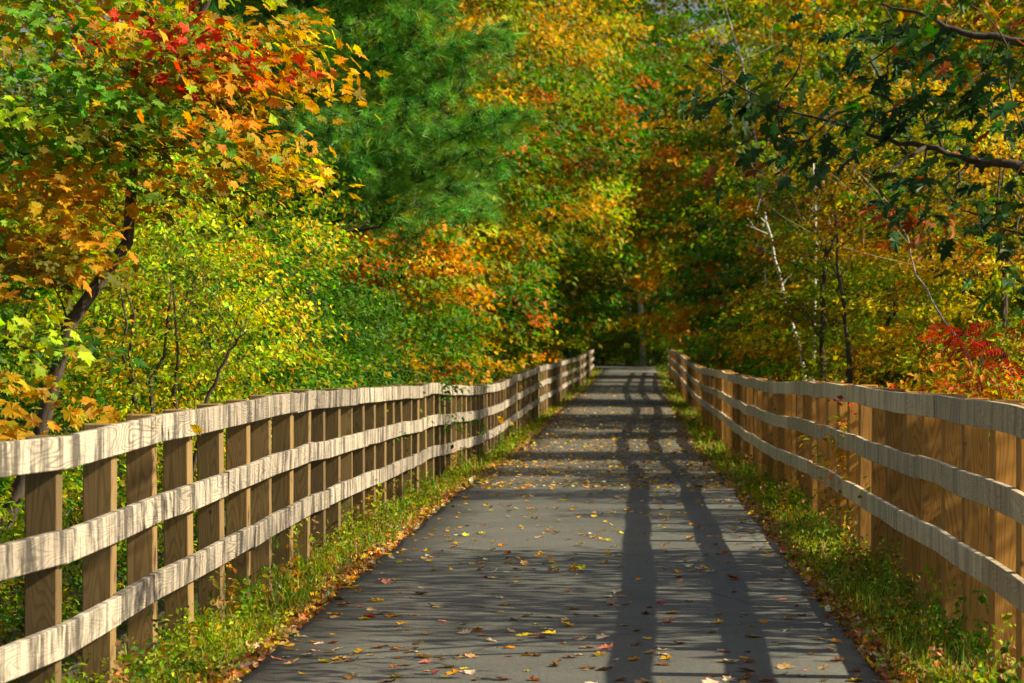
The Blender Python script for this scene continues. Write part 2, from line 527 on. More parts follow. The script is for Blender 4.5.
build_fence(KL, -1, 12.33, M_POST_L, M_RAIL_L, 'three rail wooden fence with sunlit bleached rails along the left edge of the path', 3)
build_fence(KR, 1, 13.67, M_POST_R, M_RAIL_R, 'three rail wooden fence with shaded grey rails and amber posts right of the path', 4)

# ------------------------------------------------------------------ leaf shapes
def fan(outline, center=(0, .45, 0)):
    v = [center] + outline
    n = len(outline)
    return np.array(v, float), np.array([(0, i + 1, (i + 1) % n + 1) for i in range(n)])
def maple_leaf():
    o = [(0, 0, 0), (.22, -.02, .02), (.42, .02, .0), (.36, .22, .05), (.58, .44, -.06), (.36, .46, .04), (.38, .66, .0), (.2, .62, .03), (0, 1.02, -.10)]
    left = [(-x, y, z) for x, y, z in o[1:-1]][::-1]
    return fan(o + left, (0, .38, -.02))
def oak_leaf():
    o = [(0, 0, 0), (.08, .1, .0), (.24, .16, .02), (.14, .30, .03), (.36, .42, -.02), (.16, .52, .04), (.36, .72, -.04), (.14, .74, .02), (.10, .92, 0), (0, 1.02, -.12)]
    left = [(-x, y, z) for x, y, z in o[1:-1]][::-1]
    return fan(o + left, (0, .5, .0))
def oval_leaf():
    v = np.array([(0, 0, 0), (.30, .45, .07), (0, 1, -.08), (-.30, .45, .07)], float)
    return v, np.array([(0, 1, 2), (0, 2, 3)])
def wide_leaf():
    v = np.array([(0, 0, 0), (.34, .15, .05), (.44, .55, .03), (0, 1, -.10), (-.44, .55, .03), (-.34, .15, .05), (0, .5, -.04)], float)
    return v, np.array([(6, 0, 1), (6, 1, 2), (6, 2, 3), (6, 3, 4), (6, 4, 5), (6, 5, 0)])
def curled_leaf(seed):
    v, f = maple_leaf()
    r = random.Random(seed)
    cv = r.uniform(.5, 1.1)
    v = v.copy(); v[:, 1] -= .45
    rr = v[:, 0] ** 2 * cv + v[:, 1] ** 2 * r.uniform(.2, .8)
    v[:, 2] += rr * 0.9 + np.array([r.uniform(-.05, .06) for _ in range(len(v))])
    v[:, 0] *= r.uniform(.6, .95)
    v[:, 2] -= v[:, 2].min()
    return v, f
def pine_tuft(seed=0, n=22):
    r = random.Random(seed); v, f = [], []
    for k in range(n):
        a = r.uniform(0, 2 * math.pi); sp = r.uniform(.15, 1.0)
        d = Vector((math.cos(a) * sp, .75, math.sin(a) * sp)).normalized() * r.uniform(.8, 1.1)
        s = Vector((0, r.uniform(-.5, .2), 0))
        w = d.cross(Vector((r.uniform(-1, 1), r.uniform(-1, 1), r.uniform(-1, 1)))).normalized() * .026
        b = len(v); v += [tuple(s - w), tuple(s + w), tuple(s + d + Vector((0, 0, -.06)))]; f.append((b, b + 1, b + 2))
    return np.array(v), np.array(f)
def sumac_leaf():
    v, f = [], []
    for k in range(7):
        y = .12 + k * .125
        for s in (-1, 1):
            b = len(v)
            L = .36 - .02 * k
            v += [(0, y, 0 - y * y * .25), (s * L * .5, y - .03, -.04 - y * y * .25), (s * L, y + .06, -.16 - y * y * .25), (s * L * .5, y + .05, -.03 - y * y * .25)]
            f += [(b, b + 1, b + 2), (b, b + 2, b + 3)]
    b = len(v); v += [(-.008, 0, 0), (.008, 0, 0), (0, 1.0, -.25)]; f.append((b, b + 1, b + 2))
    return np.array(v, float), np.array(f)
T_MAPLE, T_OAK, T_OVAL, T_WIDE, T_PINE, T_SUMAC = maple_leaf(), oak_leaf(), oval_leaf(), wide_leaf(), pine_tuft(), sumac_leaf()

def frames(nrm, fwd):
    n = nrm / (np.linalg.norm(nrm, axis=1, keepdims=True) + 1e-9)
    f = fwd - n * (fwd * n).sum(1, keepdims=True)
    f /= (np.linalg.norm(f, axis=1, keepdims=True) + 1e-9)
    x = np.cross(f, n)
    return x, f, n
def leaves_mesh(name, P, nrm, fwd, size, col, tmpl, mat):
    tv, tf = tmpl
    X, Y, Z = frames(nrm, fwd)
    V = P[:, None, :] + size[:, None, None] * (tv[None, :, 0:1] * X[:, None] + tv[None, :, 1:2] * Y[:, None] + tv[None, :, 2:3] * Z[:, None])
    n, k = len(P), len(tv)
    Fc = (np.arange(n)[:, None, None] * k + tf[None]).reshape(-1, tf.shape[1])
    C = np.repeat(col, k, axis=0)
    return np_mesh(name, V.reshape(-1, 3), Fc, np.full(len(Fc), tf.shape[1]), mat, C)

# colours of real leaves (linear); pinelit has sunlight painted into the needle green
C = dict(mgreen=(.13, .30, .02), ochre=(.48, .26, .008), green=(.075, .21, .008), midgreen=(.045, .135, .008), darkgreen=(.016, .058, .008), lime=(.34, .46, .012), ygreen=(.21, .29, .006), bluegreen=(.03, .09, .03),
         olive=(.15, .14, .006), gold=(.52, .30, .005), yellow=(.68, .50, .015), orange=(.62, .25, .006), deeporange=(.44, .15, .005), red=(.50, .045, .008),
         crimson=(.36, .02, .012), brown=(.20, .085, .025), tan=(.46, .28, .10), pale=(.66, .53, .33), pink=(.58, .22, .12), pine=(.070, .24, .035), pinelit=(.16, .38, .05), oakd=(.025, .068, .014),
         rust=(.30, .085, .012))
def pal_colors(centers, r, palette, var=.22, freq=.7, seed=0.0, mixin=.25):
    """smoothly varying choice from a palette [(name, weight)], some random strays"""
    names = [p[0] for p in palette]; w = np.array([p[1] for p in palette], float); w /= w.sum()
    cum = np.cumsum(w)
    s = seed
    q = (np.sin(centers[:, 0] * freq * 1.9 + s) + np.sin(centers[:, 1] * freq * 1.3 + 2 * s + 1) + np.sin(centers[:, 2] * freq * 1.7 + 3 * s + 2)) / 3
    u = np.clip(.5 + .62 * q, 0.001, .999)
    stray = r.random(len(u)) < mixin
    u = np.where(stray, r.random(len(u)), u)
    idx = np.searchsorted(cum, u).clip(0, len(names) - 1)
    return np.array([C[names[i]] for i in idx])
def vary(col, r, v=.22):
    n = len(col)
    b = np.exp(r.normal(0, v, n))[:, None]
    h = r.normal(0, v * .55, (n, 1))
    out = col * b * np.concatenate((1 + h, 1 - h * .6, np.ones((n, 1))), 1)
    return np.clip(out, .004, .85)

def leaf_cloud(centers, cols, r, per, spread, size, axis=None, flat=.27, tilt=.55, var=.2, stray=None, fwd_bias=None):
    """leaves scattered around cluster centres"""
    n = len(centers)
    per = np.broadcast_to(per, (n,)); spread = np.broadcast_to(spread, (n,))
    cnt = r.poisson(per).clip(3)
    idx = np.repeat(np.arange(n), cnt)
    m = len(idx)
    off = r.normal(0, 1, (m, 3)) * spread[idx][:, None] * np.array([1, 1, flat])
    P = centers[idx] + off
    P[:, 2] -= .25 * np.linalg.norm(off[:, :2], axis=1)       # clumps droop at their rims
    out = centers[idx] - (axis if axis is not None else centers.mean(0))
    out[:, 2] = 0
    out /= np.linalg.norm(out, axis=1, keepdims=True) + 1e-6
    nrm = np.array([0, 0, 1.0]) + r.normal(0, tilt, (m, 3)) + out * .45
    fwd = out * .6 + off * .5 + r.normal(0, .6, (m, 3)) + np.array([0, 0, -.35])
    sz = size * np.exp(r.normal(0, .20, m)).clip(.6, 1.45)
    col = cols[idx]
    if stray is not None:
        pick = r.random(m) < stray[0]
        alt = np.array([C[s] for s in stray[1]])[r.integers(0, len(stray[1]), m)]
        col = np.where(pick[:, None], alt, col)
    return P, nrm, fwd, sz, vary(col, r, var)

def curve_pts(a, b, n, r, bend=.12, sag=0):
    a, b = Vector(a), Vector(b); L = (b - a).length
    o = Vector((r.uniform(-1, 1), r.uniform(-1, 1), r.uniform(-.3, .6))) * L * bend
    pts = []
    for i in range(n + 1):
        t = i / n
        p = a.lerp(b, t) + o * math.sin(t * math.pi) + Vector((0, 0, -sag * L * t * t))
        if 0 < i < n: p += Vector((r.uniform(-1, 1), r.uniform(-1, 1), r.uniform(-1, 1))) * L * .018
        pts.append(p)
    return pts

def tree_meshes(seed, H, cc, cr, trunk_r, nclus, per, spread, size, palette, tmpl=T_OVAL, matl=None, matb=None, lean=(0, 0),
                low=0, freq=.7, mixin=.25, tilt=.55, var=.2, hollow=.55, stray=None, extra=None, trunk_to=.85, nbr=60, forks=1, brk=1.0):
    """local-space trunk, branches and crown; cc = crown centre, cr = crown radii"""
    r = np.random.default_rng(seed); pr = random.Random(seed)
    cc = np.array(cc, float); cr = np.array(cr, float)
    # cluster centres fill an uneven ellipsoid: lobes and bites from a few random bumps
    cand = r.normal(0, 1, (nclus * 5, 3)); cand /= np.linalg.norm(cand, axis=1, keepdims=True)
    bumps = r.normal(0, 1, (9, 3)); bumps /= np.linalg.norm(bumps, axis=1, keepdims=True); amp = r.uniform(-.35, .30, 9)
    rad = 1 + (amp[None] * np.exp(-((cand[:, None] - bumps[None]) ** 2).sum(2) / .35)).sum(1)
    u = r.random(len(cand)); rr = (hollow ** 3 + (1 - hollow ** 3) * u) ** (1 / 3.)
    Cn = cc + cand * (rad * rr)[:, None] * cr
    holes = cc + r.normal(0, .6, (7, 3)) * cr
    keep = np.ones(len(Cn), bool)
    for h in holes: keep &= (((Cn - h) / (cr * .26)) ** 2).sum(1) > 1
    keep &= Cn[:, 2] > low
    Cn = Cn[keep][:nclus]
    cols = pal_colors(Cn, r, palette, freq=freq, seed=seed * .7, mixin=mixin) * np.exp(r.normal(0, .22, (len(Cn), 1)))
    if extra:
        ec = np.array([e[0] for e in extra], float); ecol = np.array([C[e[1]] for e in extra])
        Cn = np.concatenate((Cn, ec)); cols = np.concatenate((cols, ecol))
    ne = len(extra) if extra else 0
    pv_ = np.full(len(Cn), float(per)); sv_ = np.full(len(Cn), float(spread))
    if ne: pv_[-ne:] = per * .62; sv_[-ne:] = spread * .62
    P, nr, fw, sz, cl = leaf_cloud(Cn, cols, r, pv_, sv_, size, axis=np.array([cc[0], cc[1], cc[2] - cr[2] * .3]), tilt=tilt, var=var, stray=stray)
    crown = leaves_mesh('crown', P, nr, fw, sz, cl, tmpl, matl or M_LEAF)
    tb, bb = MB(), MB()
    trunks = []
    for k in range(forks):
        base = Vector((pr.uniform(-.25, .25) * (k > 0), pr.uniform(-.25, .25) * (k > 0), -.3))
        top = Vector((lean[0] + pr.uniform(-.5, .5) * (forks > 1) * cr[0] * .6, lean[1] + pr.uniform(-.4, .4) * (forks > 1) * cr[1] * .6, H * trunk_to))
        tp = curve_pts(base, top, 10, pr, .035)
        rd = [trunk_r * (1.35 if i == 0 else 1) * (1 - .85 * (i / 10) ** 1.1) for i in range(11)]
        tb.tube(tp, rd, 9); trunks.append(tp)
    sel = list(range(len(Cn))); pr.shuffle(sel)
    if extra: sel = list(range(len(Cn) - len(extra), len(Cn))) + sel
    nodes = [(p, 0, max(.2, 1 - .8 * q / 10)) for tp in trunks for q, p in enumerate(tp) if q >= 2]
    chosen = sel[:nbr]
    axis0 = Vector((cc[0], cc[1], 0))
    chosen.sort(key=lambda i: (Vector(Cn[i]).xy - axis0.xy).length + .3 * abs(Cn[i][2] - cc[2]))
    for i in chosen:
        c = Vector(Cn[i])
        best = min(nodes, key=lambda nd: (nd[0] - c).length + .7 * max(0, nd[0].z - c.z + .15) + .05 * nd[1])
        st, lev, rel = best
        L = (c - st).length
        r0 = min(trunk_r * .45 * rel, .010 + .012 * L) * brk / (1 + .35 * lev)
        pts = curve_pts(st, c, 5, pr, .13, .02)
        bb.tube(pts, [r0 * (1 - .7 * j / 5) for j in range(6)], 5, cap=False)
        for q in (2, 3, 4): nodes.append((pts[q], lev + 1, rel * .6))
        for s in range(3):                                     # twigs
            st = pts[pr.choice((3, 4, 5))]
            e = c + Vector((pr.gauss(0, 1), pr.gauss(0, 1), pr.gauss(0, .4))) * spread * 1.0
            bb.tube(curve_pts(st, e, 3, pr, .12), [r0 * .3, r0 * .24, r0 * .16, r0 * .08], 3, cap=False)
    mb = matb or M_BARK
    return tb.mesh('trunk', mb), bb.mesh('branches', mb), crown

def place(name, label, cat, group, meshes, x, y, rz=0, sc=1.0, z=None, partnames=('trunk', 'branches', 'crown')):
    root = empty(name, (x, y, float(ground(x, y)) if z is None else z), rz, sc)
    tag(root, label, cat, group)
    for me, pn in zip(meshes, partnames):
        if me is not None and len(me.vertices): link(pn, me, root)
    return root

def W(px, py, y):
    """world point at distance y for a direction measured in the picture"""
    return np.array([(px - 621) * y / F, y, CZ - (py - 351) * y / F])
def g0(x, y): return float(ground(x, y))

# ------------------------------------------------------------------ near trees
# the leaning maple beyond the left fence, leaves at arm's length over the rails
bx_, by_ = -4.0, 17.2
base = np.array([bx_, by_, g0(bx_, by_)])
ex = []
rr_ = random.Random(5)
def clump(px, py, y, col, n=1, s=.16):
    for _ in range(n):
        p = W(px, py, y) + np.array([rr_.gauss(0, s), rr_.gauss(0, s * 2), rr_.gauss(0, s * .5)])
        ex.append((p - base, col))
for a in [(30,20,16.5,'mgreen',3), (90,60,16.6,'mgreen',3), (20,90,16.2,'mgreen',2), (110,105,16.3,'mgreen',3), (60,30,16.2,'gold',2), (130,125,16.2,'mgreen',2), (150,30,16.4,'ygreen',2),
          (185,120,16.3,'mgreen',1), (200,40,16.4,'ygreen',2), (235,20,16.2,'lime',1), (10,125,15.8,'lime',1), (285,60,17.5,'ochre',2), (150,80,17.4,'gold',3),
          (150,38,16.8,'red',2), (180,48,16.8,'red',2), (200,60,16.8,'red',1), (245,45,16.8,'red',3), (262,58,16.8,'red',2), (235,72,16.8,'orange',2), (240,62,17.1,'ochre',2), (215,70,17,'ochre',1), (120,60,17,'ygreen',2), (80,110,17,'mgreen',2), (30,120,16.6,'mgreen',2), (170,100,17.2,'olive',2),
          (210,112,16.4,'ochre',2), (245,130,17.2,'ochre',2), (270,140,17.4,'gold',2), (230,90,17.3,'olive',2), (300,110,17.6,'gold',1), (310,25,17.6,'ochre',1),
          (300,150,17.8,'yellow',1), (320,155,17.8,'yellow',1), (255,110,17.4,'olive',2), (315,60,18,'gold',1), (325,90,18,'gold',1), (300,15,18,'gold',2), (325,35,18,'yellow',1),
          (20,165,16.3,'ochre',2), (50,185,16.3,'gold',2), (15,205,16.2,'ochre',2), (60,155,16.6,'ochre',2), (60,225,16.4,'ochre',2), (30,245,16.5,'olive',2), (85,235,16.6,'ochre',1),
          (200,170,17.4,'olive',1), (15,260,16.0,'ochre',1), (60,262,16.4,'ochre',1), (70,140,17.4,'olive',2), (40,270,16.8,'olive',2), (5,110,17,'olive',2),
          (8,290,15.2,'lime',1), (5,330,15.2,'lime',1), (8,395,14.6,'gold',2), (12,420,14.4,'gold',2), (10,360,15.4,'ygreen',1),(190,160,17,'gold',1),(30,340,17.2,'midgreen',2)]:
    clump(*a)
mm = tree_meshes(21, 6.2, (-.2, .6, 5.0), (1.9, 2.2, 1.2), .062, 60, 52, .27, .074,
                 [('mgreen', 3), ('gold', 2), ('ygreen', 3), ('ochre', 2), ('olive', 1)], tmpl=T_MAPLE, lean=(2.1, .3), extra=[e for e in ex if (e[0][0] + bx_) * F / (e[0][1] + by_) + 621 < 322] + [((e[0] + np.array([rr_.gauss(0, .3), rr_.gauss(0, .6), rr_.gauss(0, .15)])), e[1]) for e in ex if e[0][1] > -1.2 and (e[0][0] + bx_) * F / (e[0][1] + by_) + 621 < 290 and e[1] not in ('red', 'deeporange') and rr_.random() < .45], nbr=120, brk=.55, trunk_to=.9, tilt=.5, var=.24,
                 stray=(.12, ['gold', 'ochre', 'lime']))
place('maple_tree', 'slender leaning maple behind the near left fence with green, orange and scarlet leaves', 'maple tree', None, mm, bx_, by_)

# oak on the right, trunk outside the picture, limb reaching in
ox_, oy_ = 5.6, 15.5
ob = np.array([ox_, oy_, g0(ox_, oy_)])
ex = []
base = ob
for a in [(1010,60,13.6,'oakd',2), (975,55,13.6,'oakd',1), (930,30,13.6,'oakd',1), (890,20,13.8,'oakd',2), (860,40,14,'oakd',1), (960,20,13.4,'midgreen',2), (1015,25,13.4,'rust',2),
          (760,85,14.2,'oakd',1), (735,75,14.2,'oakd',1), (905,75,14,'oakd',1), (910,105,14,'oakd',2), (870,85,14,'oakd',2), (850,110,14,'oakd',2), (825,125,14,'oakd',2), (800,145,14,'oakd',2),
          (780,120,14.2,'oakd',1), (760,150,14.2,'oakd',1), (830,90,14.2,'midgreen',1), (940,110,13.9,'oakd',2), (980,100,13.7,'oakd',2), (1005,130,13.6,'oakd',1), (1010,160,13.5,'oakd',1),
          (950,180,13.8,'oakd',2), (985,205,13.6,'oakd',2), (1015,220,13.5,'oakd',2), (960,225,13.8,'oakd',1), (985,250,13.6,'oakd',1), (1010,260,13.5,'oakd',1), (890,215,14,'rust',2),
          (905,200,14,'rust',1), (1000,180,13.6,'rust',1), (870,125,14.1,'oakd',1), (770,95,14.3,'oakd',1), (810,65,14.2,'oakd',1), (790,130,14.1,'rust',1), (1000,90,13.4,'midgreen',1),
          (880,55,13.9,'oakd',1), (700,90,14.4,'oakd',1),(960,140,13.8,'oakd',1),(920,160,13.9,'oakd',1)]:
    clump(*a, s=.10)
mo = tree_meshes(33, 7.6, (1.2, 2.8, 4.9), (2.3, 3.9, 2.3), .17, 330, 40, .34, .13,
                 [('oakd', 3), ('darkgreen', 2), ('midgreen', 1), ('rust', 1)], tmpl=T_OAK, matl=M_OAK, lean=(.3, .2), nbr=90, trunk_to=.9, tilt=.7)
oak = place('oak_tree', 'dark leaved oak whose long bare limb reaches in from the upper right', 'oak tree', None, mo, ox_, oy_)
# limbs that reach into the picture, with their own leaves
def limb(name, spec, twigs, parent, org):
    m = MB()
    r = random.Random(len(spec))
    for pts, r0, r1 in spec:
        P_ = [Vector(W(*p) - org) if p[0] > 50 else Vector(p) for p in pts]
        # subdivide with a slight wander
        Q = []
        for a, b in zip(P_[:-1], P_[1:]):
            for k in range(4):
                Q.append(a.lerp(b, k / 4) + Vector((r.uniform(-1, 1), r.uniform(-1, 1), r.uniform(-1, 1))) * .012 * (k > 0))
        Q.append(P_[-1])
        n = len(Q)
        m.tube(Q, [r0 + (r1 - r0) * i / (n - 1) for i in range(n)], 6)
    for (c, _col) in twigs:
        c = Vector(c)
        best = min(m.v, key=lambda q: (Vector(q) - c).length)
        m.tube(curve_pts(best, c, 4, r, .12, .05), [.006, .005, .004, .003, .002], 4, cap=False)
    o = link(name, m.mesh(name, M_BARK), parent)
    return o
limb('limb', [([(0, -.1, 3.2), (1120, 172, 14.2), (1024, 168, 13.8), (965, 160, 13.9), (925, 148, 14), (875, 138, 14.1), (835, 125, 14.1)], .032, .005),
              ([(925, 148, 14), (900, 163, 13.9), (880, 178, 13.8), (858, 170, 13.9)], .012, .004),
              ([(940, 150, 14), (933, 133, 14), (925, 125, 14)], .010, .004),
              ([(965, 160, 13.9), (958, 182, 13.8), (950, 200, 13.8)], .010, .004),
              ([(0, 0, 4.4), (1100, 60, 13.8), (1024, 45, 13.5), (960, 34, 13.6), (925, 18, 13.6), (880, 5, 13.8)], .03, .005),
              ([(1120, 172, 14.2), (1080, 250, 13.8), (1020, 235, 13.5), (985, 225, 13.6)], .012, .004),
              ([(835, 125, 14.1), (790, 112, 14.2), (740, 88, 14.3), (700, 60, 14.4)], .007, .003)], ex, oak, ob)
r_ = np.random.default_rng(5)
Cn = np.array([e[0] for e in ex]); cl_ = np.array([C[e[1]] for e in ex])
P_, n_, f_, s_, c_ = leaf_cloud(Cn, cl_, r_, 9, .13, .115, axis=np.array([0, 0, 3.0]), flat=.55, tilt=.75, var=.25, stray=(.10, ['midgreen', 'rust', 'green']))
f_[:, 2] -= .6
link('leaf_sprays', leaves_mesh('leaf_sprays', P_, n_, f_, s_, c_, T_OAK, M_OAK), oak)

# ------------------------------------------------------------------ shrubs and trees: prototypes of each kind
MAPG = [('gold', 3), ('orange', 3), ('ygreen', 3), ('green', 2), ('red', 1)]
protos = {
 'yshrub': tree_meshes(41, 4.2, (0, 0, 2.5), (1.5, 1.8, 2.2), .05, 240, 50, .17, .064, [('lime', 5), ('ygreen', 2.5), ('yellow', 3), ('green', 1)], tmpl=T_OVAL, low=.3, forks=4, nbr=150, brk=.8, tilt=.8, var=.3, mixin=.4, stray=(.06, ['orange', 'gold']), trunk_to=.7, hollow=.35),
 'dshrub': tree_meshes(42, 3.8, (0, 0, 2.0), (1.6, 1.9, 1.9), .04, 340, 48, .19, .060, [('midgreen', 3), ('green', 4), ('darkgreen', 2)], low=.1, forks=4, nbr=90, brk=.6, tilt=.8, mixin=.4, trunk_to=.6, hollow=.35, stray=(.04, ['lime', 'gold'])),
 'ymix': tree_meshes(43, 10, (0, 0, 5.4), (2.9, 3.1, 5.0), .12, 380, 64, .30, .14, [('ygreen', 4.5), ('gold', 3), ('lime', 1.2), ('olive', 3), ('green', 4), ('deeporange', 1.4), ('midgreen', 2)], low=1.5, nbr=150, brk=.6, mixin=.35, freq=.9, stray=(.1, ['gold', 'green']), hollow=.4, tilt=.7),
 'omix': tree_meshes(44, 8.5, (0, 0, 4.4), (2.8, 3.0, 4.2), .11, 340, 60, .28, .135, [('orange', 2.6), ('gold', 4), ('ygreen', 4), ('green', 3), ('red', .3), ('deeporange', 1.2)], low=1.3, nbr=140, brk=.6, mixin=.35, freq=1.0, tmpl=T_WIDE, hollow=.4, stray=(.1, ['orange', 'green']), tilt=.7),
 'gmix': tree_meshes(45, 9.0, (0, 0, 4.8), (2.8, 3.0, 4.5), .11, 350, 62, .30, .13, [('midgreen', 3), ('ygreen', 3), ('green', 4), ('olive', 2), ('gold', 1)], low=.5, nbr=140, brk=.6, mixin=.35, freq=.9, hollow=.4, tilt=.7),
 'bright': tree_meshes(46, 8.5, (0, 0, 4.5), (2.6, 2.8, 4.2), .09, 330, 66, .28, .115, [('lime', 1.5), ('ygreen', 4), ('yellow', 1.4), ('gold', 3), ('olive', 3), ('midgreen', 2), ('deeporange', 1)], low=.5, nbr=150, brk=.6, mixin=.4, freq=.9, forks=2, hollow=.35, tilt=.7),
 'under': tree_meshes(47, 1.6, (0, 0, .85), (.9, 1.1, .8), .02, 110, 34, .15, .052, [('midgreen', 2), ('ygreen', 3), ('green', 2), ('lime', 1.2), ('olive', 2)], low=0, forks=4, nbr=60, brk=.6, tilt=.8, mixin=.5, trunk_to=.6, hollow=.2, stray=(.08, ['gold', 'rust'])),
 'uorange': tree_meshes(48, 1.8, (0, 0, 1.0), (.95, 1.2, .9), .02, 120, 34, .16, .058, [('orange', 2), ('gold', 2), ('ygreen', 2), ('red', 1), ('olive', 2)], low=0, forks=4, nbr=60, brk=.6, tilt=.8, mixin=.5, trunk_to=.6, hollow=.2),
}
def conifer_meshes(seed, H, R0, ntier, per_br, size, cols, droop=.12, low=.12):
    pr = random.Random(seed); r = np.random.default_rng(seed)
    tb, bb = MB(), MB()
    tb.tube(curve_pts((0, 0, -.3), (0, 0, H), 10, pr, .01), [max(.01, H * .014 * (1 - i / 10.5)) for i in range(11)], 9)
    P, D = [], []
    for t in range(ntier):
        z = H * (low + (.97 - low) * t / ntier)
        L = R0 * (1 - (z / H)) ** .75 * pr.uniform(.75, 1.1) + .2
        nb = 9
        a0 = pr.uniform(0, 6.28)
        for k in range(nb):
            a = a0 + k * 6.283 / nb + pr.uniform(-.3, .3)
            l = L * pr.uniform(.7, 1.1)
            d = Vector((math.cos(a), math.sin(a), 0))
            tip = Vector((0, 0, z + pr.uniform(-.1, .1))) + d * l + Vector((0, 0, l * (pr.uniform(.05, .35) - droop)))
            pts = curve_pts((0, 0, z), tip, 6, pr, .04, -.03)
            bb.tube(pts, [.006 + .009 * l * (1 - j / 6) for j in range(7)], 4, cap=False)
            n = max(4, int(per_br * l))
            for q in range(n):
                u = .22 + .78 * (q + pr.random()) / n
                j = min(5, int(u * 6)); b = pts[j].lerp(pts[j + 1], u * 6 - j)
                side = pr.choice((-1, 1)); w = (1.15 - u) * l * .5 * pr.random()
                sd_ = Vector((-d.y, d.x, 0)) * side
                P.append(b + sd_ * w + d * w * .7 + Vector((0, 0, pr.uniform(-.12, .16))))
                D.append(d + sd_ * .8 * pr.random() + Vector((0, 0, pr.uniform(-.1, .4))))
    P = np.array([tuple(p) for p in P]); D = np.array([tuple(p) for p in D])
    nrm = r.normal(0, 1, P.shape); sz = size * np.exp(r.normal(0, .15, len(P)))
    col = vary(np.array([C[c] for c in cols])[r.integers(0, len(cols), len(P))], r, .2)
    crown = leaves_mesh('crown', P, nrm, D, sz, col, T_PINE, M_NEEDLE)
    return tb.mesh('trunk', M_BARK), bb.mesh('branches', M_BARK), crown
protos['pine'] = conifer_meshes(51, 13, 4.4, 23, 44, .20, ['pine', 'pinelit', 'pinelit', 'darkgreen', 'pinelit', 'ygreen'], droop=-.06, low=.31)
protos['spruce'] = conifer_meshes(52, 12, 3.0, 30, 30, .19, ['darkgreen', 'bluegreen', 'pine'], droop=.3, low=.04)

used = set()
ORD = {}
def T(kind, px, y, label, cat='tree', name=None, group=None, rz=None, sc=1.0, X=None, H=None):
    x = (px - 621) * y / F if X is None else X
    nm = name or {'pine': 'pine_tree', 'spruce': 'spruce_tree', 'yshrub': 'shrub', 'dshrub': 'shrub', 'under': 'bush', 'uorange': 'bush'}.get(kind, 'maple_tree')
    return place(nm, label, cat, group, protos[kind], x, y, rnd.uniform(0, 6.28) if rz is None else rz, sc)

# left side, front to back
T('yshrub', 190, 25.0, 'tall yellow green shrub glowing in the sun behind the leaning maple', 'shrub', rz=.3, X=-4.0, sc=.9)
T('yshrub', 245, 28.0, 'lime shrub with drooping leaves between the glowing shrub and the dark green one', 'shrub', rz=2.1, X=-3.95, sc=.95)
T('dshrub', 360, 35.0, 'dense dark green shrub behind the left fence below the pine', 'shrub', rz=1, X=-4.5, sc=1.05)
T('dshrub', 330, 31.0, 'mid green twiggy shrub at the foot of the pine, nearer the camera', 'shrub', rz=4, X=-4.1, sc=.9)
T('dshrub', 395, 38.0, 'bushy dark green shrub right of the dense one, touching the pine boughs', 'shrub', rz=5.2, X=-4.25, sc=1.1)
T('dshrub', 420, 44.0, 'green shrub past the pine where the first orange leaves start', 'shrub', rz=2.6, X=-4.6, sc=.95)
T('pine', 400, 41.0, 'big soft green pine behind the left fence, its boughs sweeping toward the path', 'pine tree', rz=.5, X=-4.6, sc=1.0)
T('dshrub', 60, 27.0, 'dark green shrub in shade behind the leaning maple trunk', 'shrub', rz=5, X=-6.4, sc=.9)
T('gmix', 300, 31.0, 'green tree standing behind the leaning maple and the glowing shrubs', rz=1.1, X=-7.6, sc=.8)
T('omix', 440, 55.0, 'orange speckled maple low beside the left fence past the pine', 'maple tree', rz=.4, X=-4.6, sc=.72)
T('ymix', 500, 64.0, 'golden green tree towering left of the path behind the pine', 'tree', rz=1.7, X=-4.4, sc=1.15)
T('omix', 520, 76.0, 'orange and yellow maple halfway along the left fence', 'maple tree', rz=3.2, X=-4.2, sc=.85)
T('ymix', 570, 88.0, 'tall gold tree leaning over the far left fence', 'tree', rz=4.4, X=-4.2, sc=1.4)
T('omix', 560, 106.0, 'rusty orange maple near the far end of the left fence', 'maple tree', rz=5.2, X=-4.2, sc=.9)
T('spruce', 560, 122.0, 'dark spruce close to the far end of the left fence', 'spruce tree', rz=5.2, X=-3.9, sc=.6)
T('ymix', 580, 126.0, 'high yellow tree at the left of the path gap', 'tree', rz=2.4, X=-4.8, sc=1.9)
T('spruce', 575, 140.0, 'deep green spruce at the left edge where the path bends', 'spruce tree', rz=.2, X=-3.6, sc=.6)
T('gmix', 250, 45.0, 'green tree filling the wood deep behind the lime shrubs', rz=.1, X=-10.5, sc=1.1)
T('gmix', 120, 30.0, 'olive green tree deep behind the leaning maple at the left edge', rz=2.2, X=-9.5, sc=.9)
T('ymix', 330, 58.0, 'yellow green tree standing back behind the pine', 'tree', rz=3.1, X=-9.5, sc=1.3)
T('gmix', 420, 80.0, 'green tree far back between the pine and the gold tree', rz=5.1, X=-9.5, sc=1.5)
T('gmix', 500, 112.0, 'green tree standing back beyond the halfway orange maple', rz=.9, X=-9.0, sc=1.9)

